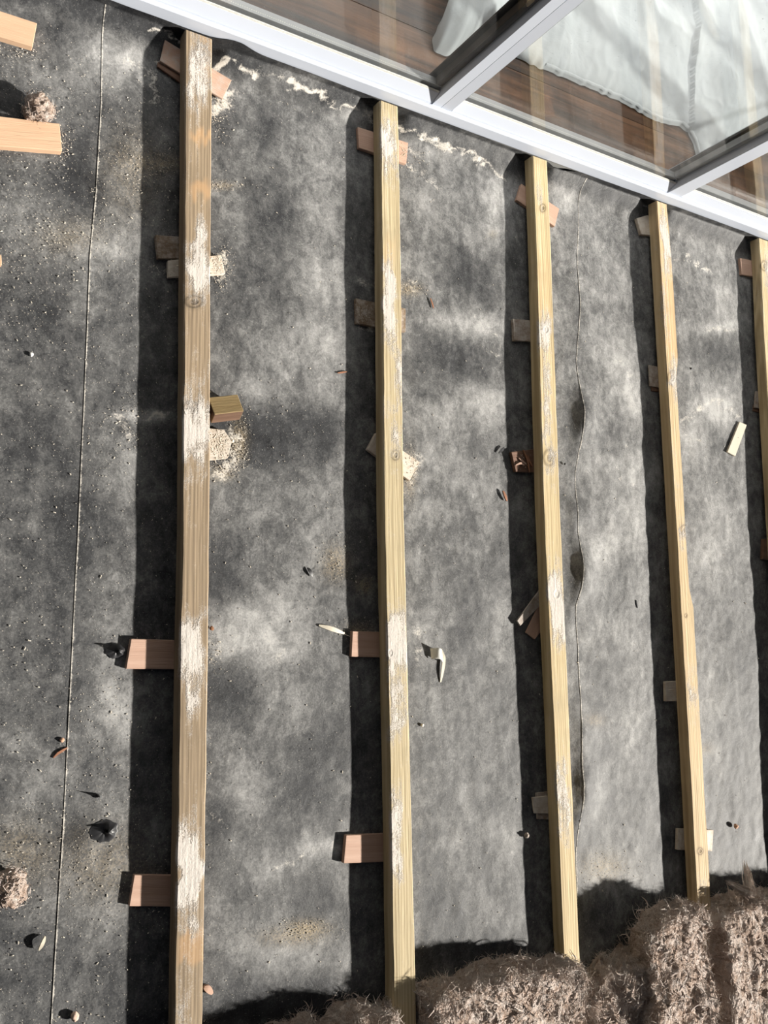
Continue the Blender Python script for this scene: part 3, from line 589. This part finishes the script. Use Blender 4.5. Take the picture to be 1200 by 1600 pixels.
blade('bark_chip', [(317, 1541), (323, 1543), (330, 1551)], .010, .0004, .001, W_PINK, 'pinkish wood chip against the right of the leftmost joist at the bottom', 'chip', None, .006)
blade('wood_sliver', [(70, 1462), (65, 1472), (60, 1484)], .005, .0006, .004, W_WHITE, 'pale upright sliver standing on the left sheet near the bottom', 'splinter', None, .004)
blade('dry_twig', [(105, 1168), (98, 1172), (90, 1177), (83, 1184)], .0035, .0006, .001, BARK, 'thin dry twig lying across the left lap line', 'twig', None, .002)
blade('rubber_scrap', [(480, 887), (484, 893), (488, 901)], .006, .0004, .002, BLACK, 'curled black scrap in the bay between first and second joists', 'scrap', None, .001)
blade('wood_splinter', [(527, 583), (542, 581)], .003, .0006, 0, BARK, 'thin brown splinter left of the second joist in its upper half', 'splinter', None, .0015)
blade('wood_splinter', [(672, 466), (675, 474), (677, 482)], .003, .0006, 0, BARK, 'thin brown splinter right of the second joist in its upper half', 'splinter', None, .0015)
blade('rubber_scrap', [(994, 938), (995, 944), (996, 950)], .0035, .0004, 0, BLACK, 'tiny black sliver between the third and fourth joists', 'scrap', None, .0015)
def lump(name, px, py, r, mat, label, cat='pebble', group=None, sq=.8, rough=.35):
    bm = bmesh.new(); bmesh.ops.create_icosphere(bm, subdivisions=3, radius=r)
    for v in bm.verts:
        n = fbm(v.co.x / r * 1.3 + px, v.co.y / r * 1.3 + py, v.co.z / r * 1.3, o=3, s=5); v.co *= (1 + rough * (float(n) - .5) * 2); v.co.z *= sq
    me = bpy.data.meshes.new(name); bm.to_mesh(me); bm.free(); me.polygons.foreach_set('use_smooth', [True] * len(me.polygons))
    zc = r * sq * .8; p = U(px, py, zc); o = link(name, me, mat, None, (p[0], p[1], zc)); tag(o, label, cat, group); return o
TERR = plain('terracotta crumb', (.50, .30, .20), .85, .2, 0, .3, 200)
lump('mortar_crumb', 97, 1156, .0035, TERR, 'orange crumb just left of the lap line above the twig')
lump('mortar_crumb', 117, 1588, .0062, plain('pink crumb', (.55, .40, .32), .85, .2, 0, .3, 200), 'round pinkish crumb at the bottom left of the photo')
lump('mortar_crumb', 331, 982, .0038, plain('brown crumb', (.22, .11, .06), .85, .2, 0, .3, 200), 'brown crumb against the right side of the leftmost joist')
lump('mortar_crumb', 1150, 1291, .006, TERR, 'brown crumb on the sheet right of the fourth joist, above the wool')
lump('mortar_crumb', 823, 1305, .0055, W_GREY, 'grey crumb left of the third joist below the cream packer')
lump('mortar_crumb', 883, 725, .0025, BLACK, 'black pea sized blob right of the third joist')
lump('mortar_crumb', 1080, 576, .0026, BLACK, 'black speck of rubber right of the fourth joist')
lump('mortar_crumb', 363, 688 + 1, .003, SAW, 'pale crumb beside the powder covered packer')
lump('mortar_crumb', 660, 1133, .003, SAW, 'pale crumb right of the second joist in its lower half')
lump('mortar_crumb', 49, 554, .003, plain('white crumb', (.75, .73, .70), .8), 'white crumb on the left sheet halfway up')

# torn flaps of the membrane: a small curled tear
def torn(px, py, r, parent, sd):
    rr = np.random.default_rng(sd); c = U(px, py, 0); nt, nr = 30, 7; V = []
    jag = .45 + .9 * rr.random(nt); jag = np.convolve(np.r_[jag, jag, jag], [.15, .7, .15], 'same')[nt:2 * nt]
    for i in range(nt):
        a = 2 * math.pi * i / nt
        for j in range(nr):
            t = j / (nr - 1); rad = r * (.72 + .4 * jag[i] * (1 - t) - .62 * t * jag[i]); up = max(0, math.cos(a - .2)) ; z = .0006 + (.012 * up + .003) * math.sin(t * 1.7) * jag[i]
            V.append((c[0] + math.cos(a) * rad, c[1] + math.sin(a) * rad * .8, z))
    F = []
    for i in range(nt):
        for j in range(nr - 1): a, b = i * nr + j, ((i + 1) % nt) * nr + j; F.append((a, b, b + 1, a + 1))
    m = len(V); V.append((c[0], c[1], .0004))
    for i in range(nt): F.append((i * nr, ((i + 1) % nt) * nr, m))
    link('torn_flap', mesh('torn_flap', V, F, True), BLACK, parent)
torn(163, 1298, .019, shB, 3); torn(181, 1017, .013, shB, 4); torn(150, 1243, .004, shB, 5)

# ================================================================ MINERAL WOOL
def ribbons(P0, Nn, count, length, width, sd, lift=.004, wt=None):
    r = np.random.default_rng(sd); k = r.integers(0, len(P0), count) if wt is None else r.choice(len(P0), count, p=wt / wt.sum()); p = P0[k] + r.normal(0, .0012, (count, 3)); n = Nn[k]
    ang = r.normal(0, 1.0, count) + (fbm(p[:, 0] * 22, p[:, 1] * 22, p[:, 2] * 22, o=2, s=sd) * 14)
    t1 = np.cross(n, np.array([0.31, .9, .2])); t1 /= np.linalg.norm(t1, axis=1)[:, None] + 1e-9; t2 = np.cross(n, t1)
    seg = 5; L = length * r.uniform(.4, 1.5, count); pts = []; cur = p + n * r.uniform(-.0015, lift, count)[:, None]; da = r.normal(0, .55, count); rise = r.normal(.02, .15, count)
    for s in range(seg):
        pts.append(cur.copy()); d = t1 * np.cos(ang)[:, None] + t2 * np.sin(ang)[:, None] + n * (rise * (1 - s * .45))[:, None]; cur = cur + d * (L / seg)[:, None]; ang = ang + da + r.normal(0, .25, count)
    pts = np.stack(pts, 1); wv = r.normal(0, 1, (count, 3)); wv /= np.linalg.norm(wv, axis=1)[:, None]
    tap = np.array([.6, 1, .9, .6, .15]) * width * .5; a = pts + wv[:, None, :] * tap[None, :, None]; b = pts - wv[:, None, :] * tap[None, :, None]
    V = np.stack([a, b], 2).reshape(-1, 3); base = (np.arange(count) * seg * 2)[:, None, None]; i = np.arange(seg - 1)[None, :, None] * 2
    Q = base + i + np.array([0, 1, 3, 2])[None, None, :]
    return V, Q.reshape(-1, 4)

def normals(P):
    du = np.gradient(P, axis=1); dv = np.gradient(P, axis=0); n = np.cross(dv, du); l = np.linalg.norm(n, axis=-1, keepdims=True) + 1e-9; n = n / l
    return n

def batt(front, ztop, x_left, x_right, yback, label, sd, zfun=None, amp=.010, edge=.012, nf=16000, group='mineral wool batts', zb=0.001, skew=0.0):
    F = np.array([U(x, y, ztop)[:2] for x, y in front]); F = F[np.argsort(F[:, 0])]
    nu = int((x_right - x_left) / .0026); u = np.linspace(0, 1, nu); u = u + .0 ; xs = x_left + (x_right - x_left) * u
    # denser sampling near the edges
    def warp(t): return t - .12 * np.sin(2 * np.pi * t) / (2 * np.pi) * 3.2
    xs = x_left + (x_right - x_left) * warp(u)
    yf = np.interp(xs, F[:, 0], F[:, 1]); nv = int((yf.mean() - yback) / .0022); v = np.linspace(0, 1, nv) ** 1.9
    X = np.repeat(xs[None, :], nv, 0); Y = yf[None, :] * (1 - v[:, None]) + yback * v[:, None]
    X = X + skew * (Y - yf.mean())
    d = np.minimum(np.minimum(X - (x_left + skew * (Y - yf.mean())), (x_right + skew * (Y - yf.mean())) - X), yf[None, :] - Y); d = np.minimum(d, .2)
    e = edge * (.7 + .6 * vn(X * 30, Y * 30, s=sd)); q = np.clip(d / e, 0, 1); prof = np.sqrt(np.clip(1 - (1 - q) ** 2.6, 0, 1))
    zz = np.full_like(X, ztop) + (zfun(X, Y) if zfun else 0)
    lump = (fbm(X * 13, Y * 13, o=3, s=sd + 1) - .5) * amp * 2.2 + (np.abs(fbm(X * 34, Y * 27, o=4, s=sd + 2) - .5) * -2 + .35) * amp * .9 + (np.abs(fbm(X * 110, Y * 85, o=3, s=sd + 3) - .5) * -2 + .3) * amp * .3
    Zz = zb + (zz - zb) * prof + lump * np.clip(prof * 1.3, .0, 1)
    wob = amp * 1.3; lay = (fbm(X * 25, Zz * 190, o=2, s=sd + 7) - .5) * .016 * (1 - q) 
    dx = (fbm(X * 40, Y * 40, Zz * 40, o=3, s=sd + 5) - .5) * wob * 1.6; dy = (fbm(X * 38, Y * 38, Zz * 50 + 9, o=3, s=sd + 6) - .5) * wob * 2.0
    P = np.stack([X + dx, Y + dy + lay, np.maximum(Zz, zb)], -1)
    c = np.array([(x_left + x_right) / 2, yf.mean(), 0]); me = npmesh('wool_batt', (P - c).reshape(-1, 3), gridq(nv, nu)[:, ::-1]); o = link('wool_batt', me, WOOL, None, tuple(c)); tag(o, label, 'insulation', group)
    Nn = normals(P)
    vis = (P[..., 1] > -1.32).reshape(-1); A, B = P.reshape(-1, 3)[vis], Nn.reshape(-1, 3)[vis]; W = np.linalg.norm(np.cross(np.gradient(P, axis=0), np.gradient(P, axis=1)), axis=-1).reshape(-1)[vis]
    V, Q = ribbons(A, B, nf, .024, .0009, sd + 9, .002, W); V2, Q2 = ribbons(A, B, nf // 5, .030, .0030, sd + 10, .0012, W)
    # wisps at the rim
    rim = ((d < .014) & (P[..., 2] > ztop * .5)).reshape(-1) & vis
    V3, Q3 = ribbons(P.reshape(-1, 3)[rim], Nn.reshape(-1, 3)[rim] + np.array([0, .5, .3]), nf // 6, .022, .0009, sd + 11, .004)
    VV = np.vstack([V, V2, V3]); VV[:, 2] = np.maximum(VV[:, 2], .001); QQ = np.vstack([Q, Q2 + len(V), Q3 + len(V) + len(V2)])
    fb = link('fibre_tufts', npmesh('fibre_tufts', VV - c, QQ), FIBRE, o); tag(fb, kind='stuff'); return o, P, Nn
def gx(px, py, z): return float(U(px, py, z)[0])
jr1 = float(jr(1, -.95)); jr2 = float(jr(2, -.95)); jr3 = float(jr(3, -.95))
batt([(640, 1584), (660, 1568), (700, 1550), (740, 1542), (770, 1532), (810, 1514), (850, 1516), (905, 1508), (918, 1514)], .072, jr1 + .006, gx(917, 1560, .072), -1.40, 'wool batt between second and third joists, its straight front edge over the third joist', 100)
batt([(925, 1557), (945, 1532), (965, 1512), (1000, 1490), (1030, 1494), (1060, 1504), (1090, 1512), (1112, 1517)], .058, gx(922, 1570, .058) + .006, gx(1094, 1560, .058), -1.40, 'ragged torn wool batt between third and fourth joists', 200,
     lambda X, Y: (fbm(X * 16, Y * 16, o=2, s=207) - .5) * .035, amp=.013)
batt([(1008, 1464), (1030, 1444), (1050, 1425), (1075, 1417), (1100, 1420), (1108, 1427)], .084, gx(1012, 1480, .084), gx(1111, 1450, .084), -1.36, 'torn wool layer lying over the fourth joist end', 300,
     lambda X, Y: (fbm(X * 14, Y * 14, o=2, s=307) - .5) * .03, amp=.013, nf=9000, zb=.038, skew=.0)
oC, PC, NC = batt([(1126, 1440), (1135, 1430), (1160, 1416), (1180, 1410), (1200, 1404), (1300, 1392)], .080, gx(1134, 1500, .080), gx(1134, 1500, .080) + .42, -1.45, 'wool batt right of the dark slot in the bottom right corner, with upright wisps', 400, nf=11000, amp=.011)
batt([(420, 1642), (470, 1618), (520, 1612), (570, 1594), (605, 1590)], .066, float(jr(0, -.95)) + .02, float(jl(1, -.95)) - .012, -1.45, 'wool batt just showing at the bottom edge left of the second joist', 500, amp=.012)
# upright wisps on the right hand batt
def wisp(px, py, px2, py2, wid, parent, sd):
    r = np.random.default_rng(sd); a = U(px, py, .070); b = U(px2, py2, .045); n = 110; V = []; Q = []
    for i in range(n):
        t = np.linspace(0, 1, 7)[:, None]; off = r.normal(0, wid, 3); p = a + off + (b - a - off * .45) * t * r.uniform(.55, 1.05) + np.sin(t * 3 + r.uniform(0, 6)) * r.normal(0, .0035, 3)
        w_ = np.array([1, 1, .9, .8, .6, .4, .1])[:, None] * .0009; d = r.normal(0, 1, 3); d /= np.linalg.norm(d); k = len(V)
        for j in range(7): V.append(p[j] + d * w_[j]); V.append(p[j] - d * w_[j])
        for j in range(6): m = k + 2 * j; Q.append((m, m + 1, m + 3, m + 2))
    o = link('wool_wisp', npmesh('wool_wisp', np.array(V) - np.array(parent.location), np.array(Q)), FIBRE, parent); tag(o, kind='stuff')
wisp(1170, 1396, 1164, 1345, .004, oC, 1); wisp(1172, 1398, 1134, 1376, .004, oC, 2); wisp(1176, 1396, 1172, 1372, .003, oC, 3); wisp(1150, 1408, 1140, 1392, .003, oC, 4)
# loose tufts
def tuft(px, py, r, label, sd):
    rr = np.random.default_rng(sd); c = U(px, py, r * .8); bm = bmesh.new(); bmesh.ops.create_icosphere(bm, subdivisions=5, radius=r)
    for v in bm.verts:
        q = v.co / r; n = float(fbm(q.x * 1.6 + sd, q.y * 1.6, q.z * 1.6, o=4, s=sd, g=.6)); v.co *= .45 + 1.05 * n; v.co.z = max(v.co.z * .85, -r * .78)
    me = bpy.data.meshes.new('wool_tuft'); bm.to_mesh(me); bm.free(); me.polygons.foreach_set('use_smooth', [True] * len(me.polygons))
    P = np.array([v.co[:] for v in me.vertices]); Nn = P / (np.linalg.norm(P, axis=1)[:, None] + 1e-9)
    o = link('wool_tuft', me, WOOL, None, (c[0], c[1], r * .8)); tag(o, label, 'insulation', 'loose tufts of wool')
    V, Q = ribbons(P, Nn, 420, .012, .0012, sd + 1); V[:, 2] = np.maximum(V[:, 2], -r * .78); f = link('fibre_tufts', npmesh('fibre_tufts', V, Q), FIBRE, o); tag(f, kind='stuff')
tuft(61, 170, .021, 'loose brown wool tuft above the lower pale board at the left edge', 61)
tuft(12, 1388, .024, 'loose brown wool tuft at the left edge near the bottom', 62)

# ================================================================ SAWDUST
def sawdust(count, sd):
    r = np.random.default_rng(sd); px = []; py = []
    cl = [(480, 1450, 30, 10, 260), (640, 450, 16, 10, 160), (372, 690, 10, 25, 420), (350, 725, 18, 14, 260), (340, 175, 10, 20, 300), (352, 105, 14, 8, 220), (945, 1355, 30, 20, 260), (250, 255, 40, 16, 320), (205, 280, 40, 80, 420), (110, 370, 50, 30, 300), (160, 1360, 60, 60, 500), (40, 1330, 40, 60, 260), (345, 290, 20, 5, 120), (640, 740, 8, 30, 180), (350, 415, 8, 20, 300), (100, 225, 10, 25, 160), (50, 420, 50, 60, 300), (30, 280, 40, 40, 160), (200, 660, 20, 30, 200), (560, 985, 20, 10, 120), (645, 250, 12, 16, 120), (690, 225, 40, 10, 160), (500, 150, 30, 12, 200), (270, 1010, 30, 30, 0), (160, 1120, 50, 60, 260), (525, 870, 22, 30, 200), (420, 700, 80, 60, 160), (335, 1020, 10, 20, 120), (60, 150, 50, 40, 200), (30, 85, 20, 8, 100)]
    for x, y, a, b, n in cl: px.append(r.normal(x, a, n)); py.append(r.normal(y, b, n))
    px.append(r.uniform(-20, 330, count // 2)); py.append(r.uniform(-10, 1600, count // 2)); px.append(r.uniform(0, 1200, count)); py.append(r.uniform(100, 1600, count))
    px = np.concatenate(px); py = np.concatenate(py); P = np.array([U(a, b, 0) for a, b in zip(px, py)])
    ok = (P[:, 1] < .81) & (P[:, 1] > -1.3); P = P[ok]; n = len(P); z = ground(P[:, 0], P[:, 1]); rp = np.clip((P[:, 1] - .762) / .0565, 0, 1); ok = rp < .05
    for k in range(5): ok &= ~((P[:, 0] > jl(k, P[:, 1]) - .002) & (P[:, 0] < jr(k, P[:, 1]) + .002))
    P = P[ok]; z = z[ok] + .0016
    for x, y, a, b, m in [(343, 694, 9, 16, 520), (341, 412, 7, 11, 260), (646, 722, 7, 12, 130), (270, 418, 6, 8, 90), (568, 490, 8, 12, 120), (630, 238, 5, 10, 110), (816, 722, 8, 8, 60)]:
        q = np.array([U(c_, d_, H_BOT) for c_, d_ in zip(x + a * np.clip(r.normal(0, .8, m), -1.6, 1.6), y + b * np.clip(r.normal(0, .75, m), -1.4, 1.4))]); P = np.vstack([P, q]); z = np.r_[z, np.full(m, H_BOT + .0004)]
    n = len(P); s = .00026 + .0006 * r.random(n) ** 6; el = 1 + 2.2 * r.random(n) ** 3; an = r.uniform(0, 6.283, n)
    c = np.array([(-1, -1, -.5), (1, -.8, -.5), (.9, 1, -.4), (-.8, .9, -.5), (-.6, -.5, .6), (.7, -.6, .5), (.5, .6, .7), (-.6, .6, .5)])
    L = c[None] * s[:, None, None]; L[..., 0] *= el[:, None]; ca, sa = np.cos(an)[:, None], np.sin(an)[:, None]
    V = np.stack([L[..., 0] * ca - L[..., 1] * sa + P[:, 0, None], L[..., 0] * sa + L[..., 1] * ca + P[:, 1, None], L[..., 2] + z[:, None]], -1).reshape(-1, 3)
    q = np.array([(0, 1, 5, 4), (1, 2, 6, 5), (2, 3, 7, 6), (3, 0, 4, 7), (4, 5, 6, 7)]); Q = (np.arange(n)[:, None, None] * 8 + q[None]).reshape(-1, 4)
    o = link('sawdust', npmesh('sawdust', V, Q, False), SAW); tag(o, 'pale sawdust and plaster grit scattered over the black sheets', 'sawdust', None, 'stuff')
sawdust(4200, 5)

# ================================================================ DUST SHEET behind the glass
def dust_sheet():
    zf = .0185
    E = [(735, -40), (715, -4), (692, 30), (679, 58), (682, 76), (700, 84), (718, 80), (735, 72), (744, 63), (762, 62), (805, 84), (850, 104), (900, 124), (950, 145), (978, 157), (1010, 176), (1030, 187), (1048, 191), (1066, 195), (1078, 205), (1088, 221), (1092, 240), (1098, 250), (1122, 240), (1152, 222), (1180, 200), (1205, 182), (1240, 160)]
    W = np.array([U(x, y, zf + .012)[:2] for x, y in E]); L = np.r_[0, np.cumsum(np.linalg.norm(np.diff(W, axis=0), axis=1))]; n = 420; s = np.linspace(0, L[-1], n)
    ex, ey = np.interp(s, L, W[:, 0]), np.interp(s, L, W[:, 1]); ex[1:-1] = (ex[:-2] + ex[1:-1] * 2 + ex[2:]) / 4; ey[1:-1] = (ey[:-2] + ey[1:-1] * 2 + ey[2:]) / 4
    ey += (vn(s * 70, 0, s=3) - .5) * .005
    u = s / L[-1]; bx = W[0, 0] + .05 + (W[-1, 0] + .5 - W[0, 0]) * np.clip((u - .12) / .76, 0, 1); by = 2.3 - .25 * u
    m = 220; v = np.linspace(0, 1, m) ** 1.3; X = ex[None] * (1 - v[:, None]) + bx[None] * v[:, None]; Y = ey[None] * (1 - v[:, None]) + by[None] * v[:, None]
    d = np.hypot(X - ex[None], Y - ey[None])
    lob = np.exp(-((X - W[4, 0] - .07) / .09) ** 2) 
    Zz = zf + .002 + .012 * (1 - np.exp(-d / .012)) + .045 * lob * (1 - np.exp(-d / .03)) + .03 * np.clip(d / .3, 0, 1)
    w1 = np.abs(fbm(X * 5 + Y * 2, Y * 4 - X * 2, o=3, s=77) - .5) * -2 + .4; w2 = np.abs(fbm(X * 16, Y * 11, o=3, s=78) - .5) * -2 + .3
    Zz += (w1 * .022 + w2 * .007) * np.clip(d / .06, 0.05, 1)
    # folds running along the rounded end and the pleat on the right
    c = (X - W[4, 0]) * .75 - (Y - W[4, 1]) * .55; Zz += .010 * np.exp(-((c - .03) / .012) ** 2) * np.clip(d / .05, 0, 1) * lob
    a = U(1085, 201, .03); b = U(1205, 163, .03); t = (X - a[0]) * -(b[1] - a[1]) + (Y - a[1]) * (b[0] - a[0]); t = t / np.hypot(b[0] - a[0], b[1] - a[1]); Zz += .012 / (1 + np.exp(-t / .003)) * (X > a[0] - .02)
    Zz = np.maximum(Zz, zf + .001)
    P = np.stack([X, Y, Zz], -1); c0 = np.array([P[..., 0].mean(), P[..., 1].mean(), zf]); me = npmesh('dust_sheet', (P - c0).reshape(-1, 3), gridq(m, n)); o = link('dust_sheet', me, CLOTH, None, tuple(c0))
    tag(o, 'crumpled white cloth sheet spread on the brown floor behind the glass', 'dust sheet')
    # stitched hem along the edge
    k = (np.arange(n) > 140); hv = []; idx = np.where(k)[0]
    for j, (off, h) in enumerate(((.004, .0005), (.0075, .0022), (.011, .0005))):
        f = np.minimum(off / np.maximum(np.hypot(bx - ex, by - ey), 1e-6), 1)[idx]; x = ex[idx] * (1 - f) + bx[idx] * f; y = ey[idx] * (1 - f) + by[idx] * f; zc = zf + .002 + .012 * (1 - np.exp(-off / .012)) + .003
        hv.append(np.stack([x, y, np.full_like(x, zc + h)], -1) - c0)
    HV = np.stack(hv, 0); link('hem', npmesh('hem', HV.reshape(-1, 3), gridq(3, len(idx))), CLOTH, o)
dust_sheet()
